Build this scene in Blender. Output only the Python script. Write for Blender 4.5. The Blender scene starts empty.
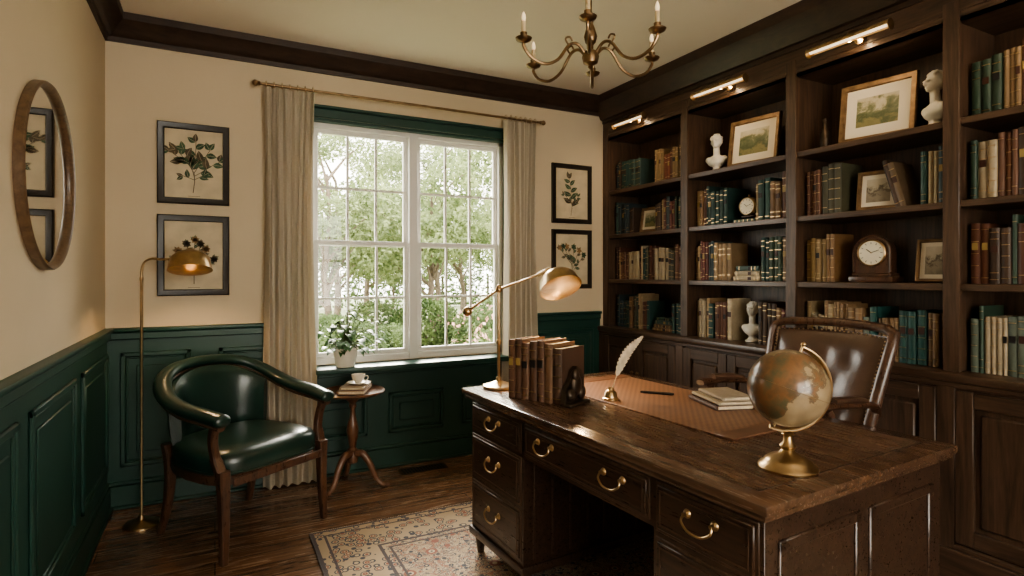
import bpy, bmesh, math, random
from mathutils import Vector, Matrix
pi=math.pi; sin=math.sin; cos=math.cos
random.seed(7)
V=Vector
def T(x,y,z): return Matrix.Translation((x,y,z))
def R(a,ax='Z'): return Matrix.Rotation(math.radians(a),4,ax)
def S(x,y,z): return Matrix.Diagonal((x,y,z,1))

# ---------------------------------------------------------------- materials
class NT:
    def __init__(s,name):
        m=bpy.data.materials.new(name); m.use_nodes=True; s.m=m; s.t=m.node_tree; s.t.nodes.clear()
        s.out=s.n('ShaderNodeOutputMaterial'); s.p=s.n('ShaderNodeBsdfPrincipled'); s.l(s.p.outputs[0],s.out.inputs[0])
    def n(s,ty,**k):
        nd=s.t.nodes.new(ty)
        for a,b in k.items(): setattr(nd,a,b)
        return nd
    def l(s,a,b): s.t.links.new(a,b)
    def st(s,inp,v):
        if isinstance(v,bpy.types.NodeSocket): s.l(v,inp)
        elif isinstance(v,(tuple,list)) and len(v)==3 and len(inp.default_value)==4: inp.default_value=(*v,1)
        else: inp.default_value=v
    def math(s,op,a,b=0.0,c=0.0,clamp=False):
        nd=s.n('ShaderNodeMath',operation=op,use_clamp=clamp)
        s.st(nd.inputs[0],a); s.st(nd.inputs[1],b); s.st(nd.inputs[2],c); return nd.outputs[0]
    def ramp(s,f,stops,interp='LINEAR'):
        nd=s.n('ShaderNodeValToRGB'); nd.color_ramp.interpolation=interp
        e=nd.color_ramp.elements
        while len(e)>1: e.remove(e[-1])
        e[0].position=stops[0][0]; e[0].color=(*stops[0][1],1)
        for p,c in stops[1:]:
            q=e.new(p); q.color=(*c,1)
        s.l(f,nd.inputs[0]); return nd.outputs[0]
    def mix(s,f,a,b,bl='MIX'):
        nd=s.n('ShaderNodeMix',data_type='RGBA',blend_type=bl)
        s.st(nd.inputs[0],f); s.st(nd.inputs[6],a); s.st(nd.inputs[7],b); return nd.outputs[2]
    def obj(s,sc=(1,1,1),loc=(0,0,0),rot=(0,0,0),gen=False):
        tc=s.n('ShaderNodeTexCoord'); mp=s.n('ShaderNodeMapping')
        s.l(tc.outputs['Generated' if gen else 'Object'],mp.inputs[0]); mp.inputs['Scale'].default_value=sc
        mp.inputs['Location'].default_value=loc; mp.inputs['Rotation'].default_value=rot
        return mp.outputs[0]
    def noise(s,vec,scale=5,detail=3,rough=.5,dist=0.):
        nd=s.n('ShaderNodeTexNoise'); s.l(vec,nd.inputs['Vector'])
        nd.inputs['Scale'].default_value=scale; nd.inputs['Detail'].default_value=detail
        nd.inputs['Roughness'].default_value=rough; nd.inputs['Distortion'].default_value=dist
        return nd.outputs[0]
    def bump(s,h,strength=.2,dist=.01):
        b=s.n('ShaderNodeBump'); b.inputs['Strength'].default_value=strength; b.inputs['Distance'].default_value=dist
        s.l(h,b.inputs['Height']); s.l(b.outputs[0],s.p.inputs['Normal'])
    def set(s,**k):
        names={'col':'Base Color','rough':'Roughness','metal':'Metallic','coat':'Coat Weight','coatr':'Coat Roughness','em':'Emission Color','ems':'Emission Strength','spec':'Specular IOR Level','sheen':'Sheen Weight','trans':'Transmission Weight','alpha':'Alpha'}
        for a,b in k.items(): s.st(s.p.inputs[names[a]],b)
        return s
def dk(c,f): return tuple(min(1,x*f) for x in c)
def plain(name,col,rough=.5,metal=0,vs=6,va=.15,bs=0,bstr=.1,**k):
    m=NT(name); v=m.obj()
    n=m.noise(v,vs,4)
    m.set(col=m.ramp(n,[(.3,dk(col,1-va)),(.7,dk(col,1+va))]),rough=rough,metal=metal,**k)
    if bs: m.bump(m.noise(v,bs,4),bstr,.005)
    return m.m
def wood(name,c1,c2,sc=(16,16,1.3),rough=.4,bstr=.12,coat=0.,s=1.):
    m=NT(name); v=m.obj(sc=tuple(a*s for a in sc))
    n=m.noise(v,1.6,7,.62,1.4); n2=m.noise(v,9,3,.6,.4)
    f=m.math('ADD',m.math('MULTIPLY',n,.75),m.math('MULTIPLY',n2,.25))
    m.set(col=m.ramp(f,[(.32,c1),(.5,tuple((a+b)/2 for a,b in zip(c1,c2))),(.68,c2)]),coat=coat,coatr=.15)
    m.set(rough=m.math('ADD',m.math('MULTIPLY',n2,.2),rough-.1))
    m.bump(f,bstr,.004); return m.m
def leather(name,c,rough=.35,coat=.15):
    m=NT(name); v=m.obj()
    vo=m.n('ShaderNodeTexVoronoi'); m.l(v,vo.inputs['Vector']); vo.inputs['Scale'].default_value=160
    n=m.noise(v,5,5,.6)
    m.set(col=m.ramp(n,[(.3,dk(c,.65)),(.7,dk(c,1.3))]),rough=rough,coat=coat,coatr=.2)
    m.bump(m.math('ADD',vo.outputs[0],m.math('MULTIPLY',n,2.)),.12,.004); return m.m

WALL=plain('wall_paint_cream',(.65,.54,.385),.85,vs=2,va=.03,bs=60,bstr=.06)
CEIL=plain('ceiling_paint',(.82,.74,.61),.9,vs=2,va=.02,bs=50,bstr=.05)
GREEN=plain('green_wainscot_paint',(.015,.054,.041),.40,vs=3,va=.12,bs=40,bstr=.04)
WALN=wood('walnut_vertical',(.030,.0175,.011),(.125,.074,.046),(15,15,1.2),.40)
WALNY=wood('walnut_lengthwise',(.030,.0175,.011),(.125,.074,.046),(15,1.2,15),.36,coat=.1)
CROWN=wood('crown_dark_wood',(.020,.0115,.008),(.060,.034,.022),(3,3,12),.4)
DESKT=wood('desk_top_wood',(.038,.020,.012),(.150,.083,.048),(14,1.1,14),.25,coat=.4)
INLAY=wood('desk_inlay_wood',(.050,.026,.015),(.165,.092,.053),(9,1.0,9),.28,coat=.35)
DESKB=wood('desk_body_wood',(.018,.010,.0066),(.074,.041,.025),(14,1.4,14),.3,coat=.3)
MAHO=wood('mahogany_frame',(.030,.014,.009),(.115,.056,.031),(10,10,3),.3,coat=.3)
TABW=wood('table_wood',(.07,.032,.017),(.20,.10,.055),(10,10,3),.3,coat=.3)
LEAG=leather('green_leather',(.012,.036,.028),.28,.3)
LEAB=leather('brown_leather',(.085,.047,.03),.3,.3)
BRASS=plain('aged_brass',(.50,.36,.205),.3,1.,vs=20,va=.2)
BRONZE=plain('dark_bronze',(.26,.175,.10),.38,1.,vs=20,va=.25)
MFR=wood('mirror_frame_wood',(.07,.04,.022),(.19,.115,.062),(12,12,12),.35,coat=.2)
WHITE=plain('white_window_paint',(.78,.76,.71),.4,vs=5,va=.02)
PLAST=plain('white_marble',(.72,.68,.60),.5,vs=8,va=.08)
PAPER=plain('aged_paper',(.60,.51,.36),.8,vs=9,va=.14)
MATB=plain('picture_mount',(.70,.63,.51),.8,vs=4,va=.03)
BLACKF=wood('black_frame_wood',(.010,.008,.006),(.03,.021,.015),(20,20,3),.35)
GILT=plain('gilt_frame',(.20,.125,.068),.4,.5,vs=30,va=.3)
INKG=plain('ink_green',(.055,.095,.05),.8,vs=30,va=.5)
INKB=plain('ink_sepia',(.10,.078,.048),.8,vs=30,va=.4)
INKO=plain('ink_ochre',(.28,.17,.08),.8,vs=30,va=.3)
CREAM=plain('cream_pages',(.66,.56,.40),.8,vs=60,va=.15)
CERAM=plain('cream_ceramic',(.75,.70,.60),.2,vs=5,va=.03)
IRON=plain('iron_dark',(.03,.028,.026),.5,.6,vs=20,va=.3)
STAT=plain('bookend_bronze_dark',(.07,.05,.035),.4,.7,vs=20,va=.3)
SOIL=plain('soil',(.03,.018,.01),.9,vs=60,va=.4)
LEAF=plain('plant_leaf',(.05,.13,.035),.4,vs=25,va=.4)
STEM=plain('plant_stem',(.09,.14,.04),.6)
BARK=plain('tree_bark',(.14,.11,.08),.9,vs=12,va=.4)
CANDLE=plain('candle_sleeve',(.60,.48,.30),.5,vs=9,va=.05)
def emis(name,c,s):
    m=NT(name); v=m.obj(); n=m.noise(v,3)
    m.set(col=c,em=m.ramp(n,[(.2,dk(c,.95)),(.8,c)]),ems=s); return m.m
BULB=emis('warm_bulb',(1.,.74,.42),20)
BULBD=emis('dim_candle_bulb',(1.,.78,.5),.4)
PICL=emis('picture_light_lens',(1.,.82,.56),1.0)
m=NT('book_cloth'); a=m.n('ShaderNodeAttribute',attribute_name='Col'); v=m.obj()
m.set(col=m.mix(m.math('MULTIPLY',m.noise(v,35,4),.4),a.outputs[0],(.02,.012,.008)),rough=.5); m.bump(m.noise(v,180,2),.12,.002); BOOK=m.m
m=NT('mirror_glass'); m.set(col=(.82,.82,.80),metal=1.,rough=.03); MIRR=m.m
m=NT('window_glass'); tr=m.n('ShaderNodeBsdfTransparent'); gl=m.n('ShaderNodeBsdfGlossy'); gl.inputs['Roughness'].default_value=.02
mx=m.n('ShaderNodeMixShader'); mx.inputs[0].default_value=.04; m.l(tr.outputs[0],mx.inputs[1]); m.l(gl.outputs[0],mx.inputs[2]); m.l(mx.outputs[0],m.out.inputs[0]); GLASS=m.m
m=NT('linen_curtain'); v=m.obj(); v2=m.obj(sc=(220,220,30)); n=m.noise(v2,3,3)
c=m.ramp(n,[(.3,(.58,.51,.40)),(.7,(.70,.63,.51))]); m.set(col=c,rough=.9); m.bump(n,.15,.003)
tl=m.n('ShaderNodeBsdfTranslucent'); m.l(c,tl.inputs[0]); mx=m.n('ShaderNodeMixShader'); mx.inputs[0].default_value=.32
m.l(m.p.outputs[0],mx.inputs[1]); m.l(tl.outputs[0],mx.inputs[2]); m.l(mx.outputs[0],m.out.inputs[0]); CURT=m.m
def foliage(name,c1,c2,tf=.5):
    m=NT(name); v=m.obj(); n=m.noise(v,2.5,3,.7)
    c=m.ramp(n,[(.35,c1),(.65,c2)]); m.set(col=c,rough=.6)
    tl=m.n('ShaderNodeBsdfTranslucent'); m.l(c,tl.inputs[0]); mx=m.n('ShaderNodeMixShader'); mx.inputs[0].default_value=tf
    m.l(m.p.outputs[0],mx.inputs[1]); m.l(tl.outputs[0],mx.inputs[2]); m.l(mx.outputs[0],m.out.inputs[0]); return m.m
FOL1=foliage('tree_leaves',(.085,.13,.045),(.38,.44,.22)); FOL2=foliage('bush_leaves',(.035,.07,.022),(.20,.27,.11)); FLOW=foliage('flower_petals',(.7,.30,.25),(.85,.6,.55),.3)
m=NT('oak_floorboards'); v=m.obj(); br=m.n('ShaderNodeTexBrick'); m.l(v,br.inputs['Vector'])
br.offset=.37; br.inputs['Scale'].default_value=1; br.inputs['Brick Width'].default_value=1.3; br.inputs['Row Height'].default_value=.12; br.inputs['Mortar Size'].default_value=.0025
br.inputs['Color1'].default_value=(.35,.35,.35,1); br.inputs['Color2'].default_value=(1,1,1,1); br.inputs['Mortar'].default_value=(0,0,0,1)
g=m.noise(m.obj(sc=(1.5,20,1)),2,7,.65,1.2)
c=m.ramp(g,[(.3,(.09,.05,.03)),(.55,(.26,.15,.088)),(.75,(.42,.26,.155))])
c=m.mix(.75,c,br.outputs[0],'MULTIPLY'); m.set(col=c,rough=m.math('ADD',m.math('MULTIPLY',g,.2),.16),coat=.45,coatr=.12)
m.bump(m.math('ADD',m.math('MULTIPLY',g,.3),br.outputs[0]),.1,.004); FLOOR=m.m
# rug
RHX,RHY=1.08,1.47
m=NT('persian_rug_wool'); v=m.obj(); sp=m.n('ShaderNodeSeparateXYZ'); m.l(v,sp.inputs[0])
ax=m.math('ABSOLUTE',sp.outputs[0]); ay=m.math('ABSOLUTE',sp.outputs[1])
d=m.math('MINIMUM',m.math('SUBTRACT',RHX,ax),m.math('SUBTRACT',RHY,ay))
cb=m.n('ShaderNodeCombineXYZ'); m.l(ax,cb.inputs[0]); m.l(ay,cb.inputs[1])
vo=m.n('ShaderNodeTexVoronoi'); m.l(cb.outputs[0],vo.inputs['Vector']); vo.inputs['Scale'].default_value=11; vo.inputs['Randomness'].default_value=.75
vo2=m.n('ShaderNodeTexVoronoi'); m.l(cb.outputs[0],vo2.inputs['Vector']); vo2.inputs['Scale'].default_value=24; vo2.inputs['Randomness'].default_value=.85
n=m.noise(cb.outputs[0],22,3,.6,1.8)
NAVY=(.035,.036,.045); RUST=(.20,.065,.036); SAND=(.30,.215,.125)
field=m.ramp(n,[(0,SAND),(.38,SAND),(.42,(.40,.31,.20)),(.47,NAVY),(.52,(.34,.245,.15)),(.57,RUST),(.63,SAND)],'CONSTANT')
field=m.mix(m.math('LESS_THAN',vo2.outputs[0],.30),field,NAVY); field=m.mix(m.math('LESS_THAN',vo2.outputs[0],.14),field,(.42,.31,.18))
field=m.mix(m.math('LESS_THAN',vo.outputs[0],.30),field,RUST); field=m.mix(m.math('LESS_THAN',vo.outputs[0],.17),field,(.42,.33,.21)); field=m.mix(m.math('LESS_THAN',vo.outputs[0],.09),field,NAVY)
bord=m.ramp(vo2.outputs[0],[(0,(.42,.33,.21)),(.14,RUST),(.30,(.38,.29,.18)),(.38,NAVY),(.50,(.34,.25,.15))],'CONSTANT')
mask=m.ramp(d,[(0,(0,0,0)),(.30,(1,1,1))],'CONSTANT')
c=m.mix(mask,bord,field)
line=m.ramp(d,[(0,(1,1,1)),(.018,(0,0,0)),(.055,(1,1,1)),(.070,(0,0,0)),(.268,(1,1,1)),(.284,(0,0,0)),(.31,(1,1,1)),(.322,(0,0,0))],'CONSTANT')
c=m.mix(line,c,(.05,.035,.035)); m.set(col=c,rough=.95,sheen=.15); m.bump(m.noise(v,250,2),.4,.004); RUG=m.m
# blotter
m=NT('woven_leather_blotter'); v=m.obj(); ck=m.n('ShaderNodeTexChecker'); m.l(v,ck.inputs[0]); ck.inputs['Scale'].default_value=70
ck.inputs[1].default_value=(.25,.14,.085,1); ck.inputs[2].default_value=(.17,.09,.055,1); m.set(col=ck.outputs[0],rough=.5); BLOT=m.m
m=NT('blotter_edge'); m.set(col=m.ramp(m.noise(m.obj(),9),[(.3,(.13,.065,.038)),(.7,(.20,.10,.058))]),rough=.4); BLOTE=m.m
# globe
m=NT('antique_globe_map'); v=m.obj(); n=m.noise(v,8,6,.55,.3); n2=m.noise(v,20,4)
sea=m.ramp(n2,[(.3,(.25,.185,.11)),(.7,(.36,.275,.165))]); land=m.ramp(n2,[(.35,(.11,.07,.035)),(.5,(.20,.10,.045)),(.65,(.10,.095,.05))])
c=m.mix(m.ramp(n,[(.50,(0,0,0)),(.515,(1,1,1))]),sea,land); c=m.mix(m.ramp(n,[(.49,(0,0,0)),(.5,(.8,.8,.8)),(.515,(0,0,0))]),c,(.06,.035,.02)); m.set(col=c,rough=.3,coat=.3); GLOBE=m.m
def painting(name,seed,gray=False):
    m=NT(name); v=m.obj(gen=True,loc=(seed,0,0)); sp=m.n('ShaderNodeSeparateXYZ'); m.l(m.obj(gen=True),sp.inputs[0])
    n=m.noise(v,5,6,.6,.5); h=m.math('ADD',sp.outputs[2],m.math('MULTIPLY',m.math('SUBTRACT',n,.5),.8))
    st=[(.0,(.10,.10,.04)),(.3,(.22,.20,.09)),(.42,(.07,.09,.04)),(.55,(.16,.17,.09)),(.62,(.45,.40,.28)),(.85,(.60,.56,.45))]
    if gray: st=[(0,(.15,.12,.08)),(.4,(.30,.25,.18)),(.5,(.12,.09,.06)),(.6,(.50,.43,.32)),(.9,(.58,.52,.42))]
    m.set(col=m.ramp(h,st),rough=.5); return m.m
PNT=[painting('landscape_painting',1.3),painting('river_painting',4.1),painting('sepia_photo',7.7,True)]
m=NT('lawn_grass'); m.set(col=m.ramp(m.noise(m.obj(),3,6),[(.3,(.12,.15,.07)),(.7,(.24,.26,.14))]),rough=.9); LAWN=m.m
STONE=plain('path_stone',(.42,.38,.31),.8,vs=4,va=.1)
FEATH=plain('quill_feather',(.66,.56,.42),.7,vs=30,va=.3)
FACE=plain('clock_dial',(.72,.66,.52),.4,vs=5,va=.04)

# ---------------------------------------------------------------- geometry
class G:
    def __init__(s,name): s.name=name; s.bm=bmesh.new(); s.mats=[]; s.M=Matrix(); s.col=None; s.cl=s.bm.loops.layers.float_color.new('Col')
    def add(s,vs,fs,mat,M=None):
        if mat not in s.mats: s.mats.append(mat)
        k=s.mats.index(mat); MM=s.M@M if M is not None else s.M
        bv=[s.bm.verts.new(MM@V(v)) for v in vs]
        for f in fs:
            try: fc=s.bm.faces.new([bv[i] for i in f])
            except ValueError: continue
            fc.material_index=k
            if s.col:
                for lp in fc.loops: lp[s.cl]=(*s.col,1)
    def box(s,c,d,mat,r=0,seg=1,M=None):
        x,y,z=d[0]/2,d[1]/2,d[2]/2
        if r<=0:
            vs=[(c[0]+i*x,c[1]+j*y,c[2]+k*z) for k in(-1,1) for j in(-1,1) for i in(-1,1)]
            s.add(vs,[(0,2,3,1),(4,5,7,6),(0,1,5,4),(2,6,7,3),(0,4,6,2),(1,3,7,5)],mat,M); return
        t=bmesh.new(); bmesh.ops.create_cube(t,size=1,matrix=T(*c)@S(*d))
        bmesh.ops.bevel(t,geom=t.edges[:],offset=min(r,x*.98,y*.98,z*.98),segments=seg,profile=.5,affect='EDGES')
        t.verts.index_update(); s.add([v.co[:] for v in t.verts],[[v.index for v in f.verts] for f in t.faces],mat,M); t.free()
    def b2(s,a,b,mat,r=0,seg=1,M=None):
        s.box([(p+q)/2 for p,q in zip(a,b)],[abs(q-p) for p,q in zip(a,b)],mat,r,seg,M)
    def sph(s,c,d,mat,M=None,u=20,v=12):
        if not isinstance(d,(tuple,list)): d=(d,d,d)
        t=bmesh.new(); bmesh.ops.create_uvsphere(t,u_segments=u,v_segments=v,radius=1,matrix=T(*c)@S(*d))
        t.verts.index_update(); s.add([q.co[:] for q in t.verts],[[q.index for q in f.verts] for f in t.faces],mat,M); t.free()
    def loft(s,rings,mat,M=None,cap=True,ring=True,path=False):
        n=len(rings[0]); vs=[p for r in rings for p in r]; fs=[]
        for i in range(len(rings)-(0 if path else 1)):
            i2=(i+1)%len(rings)
            for j in range(n if ring else n-1):
                j2=(j+1)%n; fs.append((i*n+j,i*n+j2,i2*n+j2,i2*n+j))
        if cap and not path and ring: fs.append(tuple(range(n))[::-1]); fs.append(tuple((len(rings)-1)*n+j for j in range(n)))
        s.add(vs,fs,mat,M)
    def lathe(s,prof,mat,M=None,n=24):
        s.loft([[(max(r,1e-4)*cos(2*pi*j/n),max(r,1e-4)*sin(2*pi*j/n),z) for j in range(n)] for r,z in prof],mat,M)
    def tube(s,pts,r,mat,M=None,n=10,closed=False,flat=None,up=None):
        P=[V(p) for p in pts]; N=len(P); rings=[]; prev=None
        for i in range(N):
            a=P[(i-1)%N] if (closed or i>0) else P[i]; b=P[(i+1)%N] if (closed or i<N-1) else P[i]
            t=(b-a).normalized()
            if up is not None: x=V(up).cross(t).normalized()
            elif prev is None: x=t.orthogonal().normalized()
            else: x=(prev-t*prev.dot(t)).normalized()
            prev=x; y=t.cross(x)
            rr=r[i] if isinstance(r,(list,tuple)) else r
            ra,rb=(rr,rr) if flat is None else (rr,rr*flat)
            rings.append([tuple(P[i]+x*ra*cos(2*pi*j/n)+y*rb*sin(2*pi*j/n)) for j in range(n)])
        s.loft(rings,mat,M,path=closed)
    def cyl(s,a,b,r,mat,r2=None,M=None,n=16): s.tube([a,b],[r,r if r2 is None else r2],mat,M,n)
    def prism(s,out,y0,y1,mat,M=None):   # outline in XZ extruded along y
        s.loft([[(x,y0,z) for x,z in out],[(x,y1,z) for x,z in out]],mat,M)
    def done(s,loc=(0,0,0),rz=0,ang=38,rot=None):
        bm=s.bm; bmesh.ops.recalc_face_normals(bm,faces=bm.faces[:]); th=math.radians(ang)
        for f in bm.faces: f.smooth=True
        for e in bm.edges:
            e.smooth = (len(e.link_faces)==2 and e.calc_face_angle(0)<th)
        me=bpy.data.meshes.new(s.name); bm.to_mesh(me); bm.free()
        for m in s.mats: me.materials.append(m)
        o=bpy.data.objects.new(s.name,me); bpy.context.collection.objects.link(o)
        o.location=loc; o.rotation_euler=rot if rot else (0,0,math.radians(rz)); return o
def smooth(pts,k=6,closed=False):
    P=[V(p) for p in pts]; out=[]; N=len(P)
    for i in range(N if closed else N-1):
        g=lambda q: P[q%N] if closed else P[max(0,min(N-1,q))]
        a,b,c,d=g(i-1),g(i),g(i+1),g(i+2)
        for j in range(k):
            t=j/k; out.append(tuple(.5*((2*b)+(c-a)*t+(2*a-5*b+4*c-d)*t*t+(3*b-a-3*c+d)*t**3)))
    if not closed: out.append(tuple(P[-1]))
    return out
def lerp(a,b,t): return a+(b-a)*t
def light(name,ty,loc,rot,e,col,**k):
    L=bpy.data.lights.new(name,ty); L.energy=e; L.color=col
    for a,c in k.items(): setattr(L,a,c)
    o=bpy.data.objects.new(name,L); bpy.context.collection.objects.link(o); o.location=loc; o.rotation_euler=rot; return o

XL,YB,XR,YF,H=-.532,3.80,3.15,-1.7,2.70
# ---------------------------------------------------------------- room shell
g=G('floor'); g.b2((XL-.15,YF-.15,-.1),(XR+.15,YB+.15,0),FLOOR); g.done()
g=G('ceiling'); g.b2((XL-.15,YF-.15,H),(XR+.15,YB+.15,H+.12),CEIL); g.done()
g=G('wall_left'); g.b2((XL-.15,YF,0),(XL,YB,H),WALL); g.done()
g=G('wall_right'); g.b2((XR,YF,0),(XR+.15,YB,H),WALL); g.done()
WX0,WX1,WZ0,WZ1=.52,1.93,.70,2.28
g=G('wall_back')
g.b2((XL-.15,YB,0),(WX0,YB+.15,H),WALL); g.b2((WX1,YB,0),(XR+.15,YB+.15,H),WALL)
g.b2((WX0,YB,0),(WX1,YB+.15,WZ0),WALL); g.b2((WX0,YB,WZ1),(WX1,YB+.15,H),WALL); g.done()
g=G('wall_front')  # wall behind the camera; its window opening is added to let fill light in
g.b2((XL-.15,YF-.15,0),(-.1,YF,H),WALL); g.b2((1.9,YF-.15,0),(XR+.15,YF,H),WALL)
g.b2((-.1,YF-.15,0),(1.9,YF,.7),WALL); g.b2((-.1,YF-.15,2.3),(1.9,YF,H),WALL); g.done()
def window(name,x0,x1,z0,z1,y,casing=True):
    g=G(name); f=.045
    yy0,yy1=y-.02,y+.055
    g.b2((x0,yy0,z0),(x0+f,yy1,z1),WHITE,.004); g.b2((x1-f,yy0,z0),(x1,yy1,z1),WHITE,.004)
    g.b2((x0,yy0,z1-f),(x1,yy1,z1),WHITE,.004); g.b2((x0,yy0,z0),(x1,yy1,z0+f),WHITE,.004)
    xm=(x0+x1)/2; g.b2((xm-.032,yy0-.01,z0),(xm+.032,yy1,z1),WHITE,.004)
    zm=(z0+z1)/2
    for a,b in((x0+f,xm-.032),(xm+.032,x1-f)):
        for (c,d,o) in((z0+f,zm+.018,0.),(zm-.018,z1-f,.022)):
            s=.03
            g.b2((a,y+o-.01,c),(a+s,y+o+.015,d),WHITE,.003); g.b2((b-s,y+o-.01,c),(b,y+o+.015,d),WHITE,.003)
            g.b2((a,y+o-.011,c),(b,y+o+.016,c+s),WHITE,.003); g.b2((a,y+o-.011,d-s),(b,y+o+.016,d),WHITE,.003)
            for i in(1,2):
                x=lerp(a+s,b-s,i/3); g.b2((x-.008,y+o-.004,c),(x+.008,y+o+.01,d),WHITE)
            z=(c+d)/2; g.b2((a,y+o-.0045,z-.008),(b,y+o+.0105,z+.008),WHITE)
            g.add([(a,y+o+.003,c),(b,y+o+.003,c),(b,y+o+.003,d),(a,y+o+.003,d)],[(0,1,2,3)],GLASS)
    return g.done()
window('window_1',WX0,WX1,WZ0,WZ1,YB+.08)
window('added_fill_window',-.1,1.9,.7,2.3,YF-.09)  # unseen window, added behind the camera to go with the fill light
g=G('trim_1')
g.b2((WX0-.09,YB-.022,WZ1),(WX1+.09,YB-.0005,WZ1+.055),GREEN,.004); g.b2((WX0-.11,YB-.04,WZ1+.055),(WX1+.11,YB-.0005,WZ1+.075),GREEN,.005)
g.b2((WX0-.09,YB-.022,WZ0),(WX0,YB-.0005,WZ1),GREEN,.004); g.b2((WX1,YB-.022,WZ0),(WX1+.09,YB-.0005,WZ1),GREEN,.004)
g.b2((WX0,YB,WZ1-.018),(WX1,YB+.05,WZ1),GREEN); g.b2((WX0,YB,WZ0),(WX0+.012,YB+.055,WZ1),GREEN); g.b2((WX1-.012,YB,WZ0),(WX1,YB+.055,WZ1),GREEN)
g.done()
g=G('window_sill'); g.b2((WX0+.03,YB-.15,WZ0-.035),(WX1-.03,YB+.055,WZ0),GREEN,.008,2); g.b2((WX0+.05,YB-.05,WZ0-.07),(WX1-.05,YB-.024,WZ0-.035),GREEN,.005); g.done()
def wains(name,bname,segs,M,gap0):
    g=G(name); g.M=M; b=G(bname); b.M=M
    for (u0,u1,zt,pans) in segs:
        g.b2((u0,-.012,0),(u1,-.0005,zt),GREEN)
        if zt>.9:
            g.b2((u0,-.045,zt-.022),(u1,-.0005,zt),GREEN,.006,2); g.b2((u0,-.03,zt-.065),(u1,-.0005,zt-.022),GREEN,.006)
        b.b2((u0,-.028,0),(u1,-.0005,.125),GREEN,.003); b.b2((u0,-.022,.125),(u1,-.0005,.15),GREEN,.006)
        b.b2((u0,-.042,0),(u1,-.0005,.02),GREEN,.006)
        w=(u1-u0)/pans
        for i in range(pans):
            a,c=u0+w*i+.07,u0+w*(i+1)-.07; z0,z1=.225,zt-.135
            for k,(o,t,dp) in enumerate([(0,.026,.026),(.026,.012,.018)]):
                A,C,Z0,Z1=a+o,c-o,z0+o,z1-o
                g.b2((A,-dp,Z0),(A+t,-.01,Z1),GREEN,.005); g.b2((C-t,-dp,Z0),(C,-.01,Z1),GREEN,.005)
                g.b2((A,-dp,Z0),(C,-.01,Z0+t),GREEN,.005); g.b2((A,-dp,Z1-t),(C,-.01,Z1),GREEN,.005)
            g.b2((a+.075,-.02,z0+.075),(c-.075,-.011,z1-.075),GREEN,.006)
    g.done(); b.done()
wains('trim_2','baseboard_back',[(XL,WX0-.09,.99,2),(WX0-.09,WX1+.09,.63,3),(WX1+.09,2.76,.99,1)],T(0,YB,0),0)
ML=Matrix(((0,-1,0,XL),(-1,0,0,0),(0,0,1,0),(0,0,0,1)))
wains('trim_3','baseboard_left',[(-YB,-YF,.99,7)],ML,0)
def crown(name,a,b,M,prof):
    g=G(name); g.loft([[(a,-d,z) for d,z in prof],[(b,-d,z) for d,z in prof]],CROWN,M); g.done(ang=50)
CP=[(.0005,2.56),(.016,2.56),(.018,2.585),(.032,2.59),(.045,2.61),(.075,2.65),(.092,2.662),(.095,2.6995),(.0005,2.6995)]
crown('trim_4',XL,2.80,T(0,YB,0),CP)
crown('trim_5',-YB,-YF,ML,CP)

# ---------------------------------------------------------------- bookcase
BX,BB=2.80,3.14
ups=[3.765,2.892,2.087,1.318,.55,-.25]
shelfz=[1.95,1.60,1.245,.87]
g=G('bookcase')
g.b2((BB-.02,-.282,0),(BB,3.798,2.56),WALN)
for u in ups:
    g.b2((BX+.012,u-.02,.87),(BB-.02,u+.02,2.55),WALN); g.b2((BX-.006,u-.032,.87),(BX+.014,u+.032,2.45),WALN,.003)
for i in range(5):
    a,b=ups[i+1]+.02,ups[i]-.02
    for z in shelfz[:3]: g.b2((BX+.005,a,z-.03),(BB-.02,b,z),WALNY,.003)
    g.b2((BX,a,2.36),(BX+.02,b,2.5),WALNY); g.b2((BX+.0,a,2.36),(BB-.02,b,2.375),WALNY)
g.b2((BX-.004,-.282,2.40),(BX+.016,3.797,2.56),WALNY,.002)
P=[(.34,2.50),(.0,2.50),(-.012,2.50),(-.012,2.525),(-.03,2.53),(-.045,2.56),(-.085,2.62),(-.105,2.64),(-.11,2.6995),(.34,2.6995)]
g.loft([[(BX+d,y,z) for d,z in P] for y in(-.282,3.797)],CROWN)
CX=2.755
g.b2((CX-.02,-.282,.835),(BB-.02,3.797,.87),WALNY,.006,2); g.b2((CX-.008,-.282,.81),(CX+.02,3.797,.835),WALNY,.006)
g.b2((CX+.012,-.282,.0),(BB-.02,3.797,.83),WALN)
g.b2((CX-.012,-.282,.0),(CX+.012,3.797,.13),WALNY,.004); g.b2((CX-.004,-.282,.13),(CX+.012,3.797,.155),WALNY,.006)
for u in ups: g.b2((CX-.004,u-.035,.13),(CX+.014,u+.035,.82),WALN,.003)
for i in range(5):
    a,b=ups[i+1]+.037,ups[i]-.037; mid=(a+b)/2
    for (c,d,kn) in((a,mid-.002,1),(mid+.002,b,0)):
        z0,z1=.165,.80; s=.065
        g.b2((CX-.006,c,z0),(CX+.014,c+s,z1),WALN,.003); g.b2((CX-.006,d-s,z0),(CX+.014,d,z1),WALN,.003)
        g.b2((CX-.006,c+s,z0),(CX+.014,d-s,z0+s),WALNY,.003); g.b2((CX-.006,c+s,z1-s),(CX+.014,d-s,z1),WALNY,.003)
        g.b2((CX+.0,c+s+.02,z0+s+.02),(CX+.016,d-s-.02,z1-s-.02),WALN,.008)
        ky=(d-.03) if kn else (c+.03)
        g.sph((CX-.022,ky,.56),.013,BRONZE,u=12,v=8); g.cyl((CX-.006,ky,.56),(CX-.02,ky,.56),.005,BRONZE,n=8)
g.done()

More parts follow.
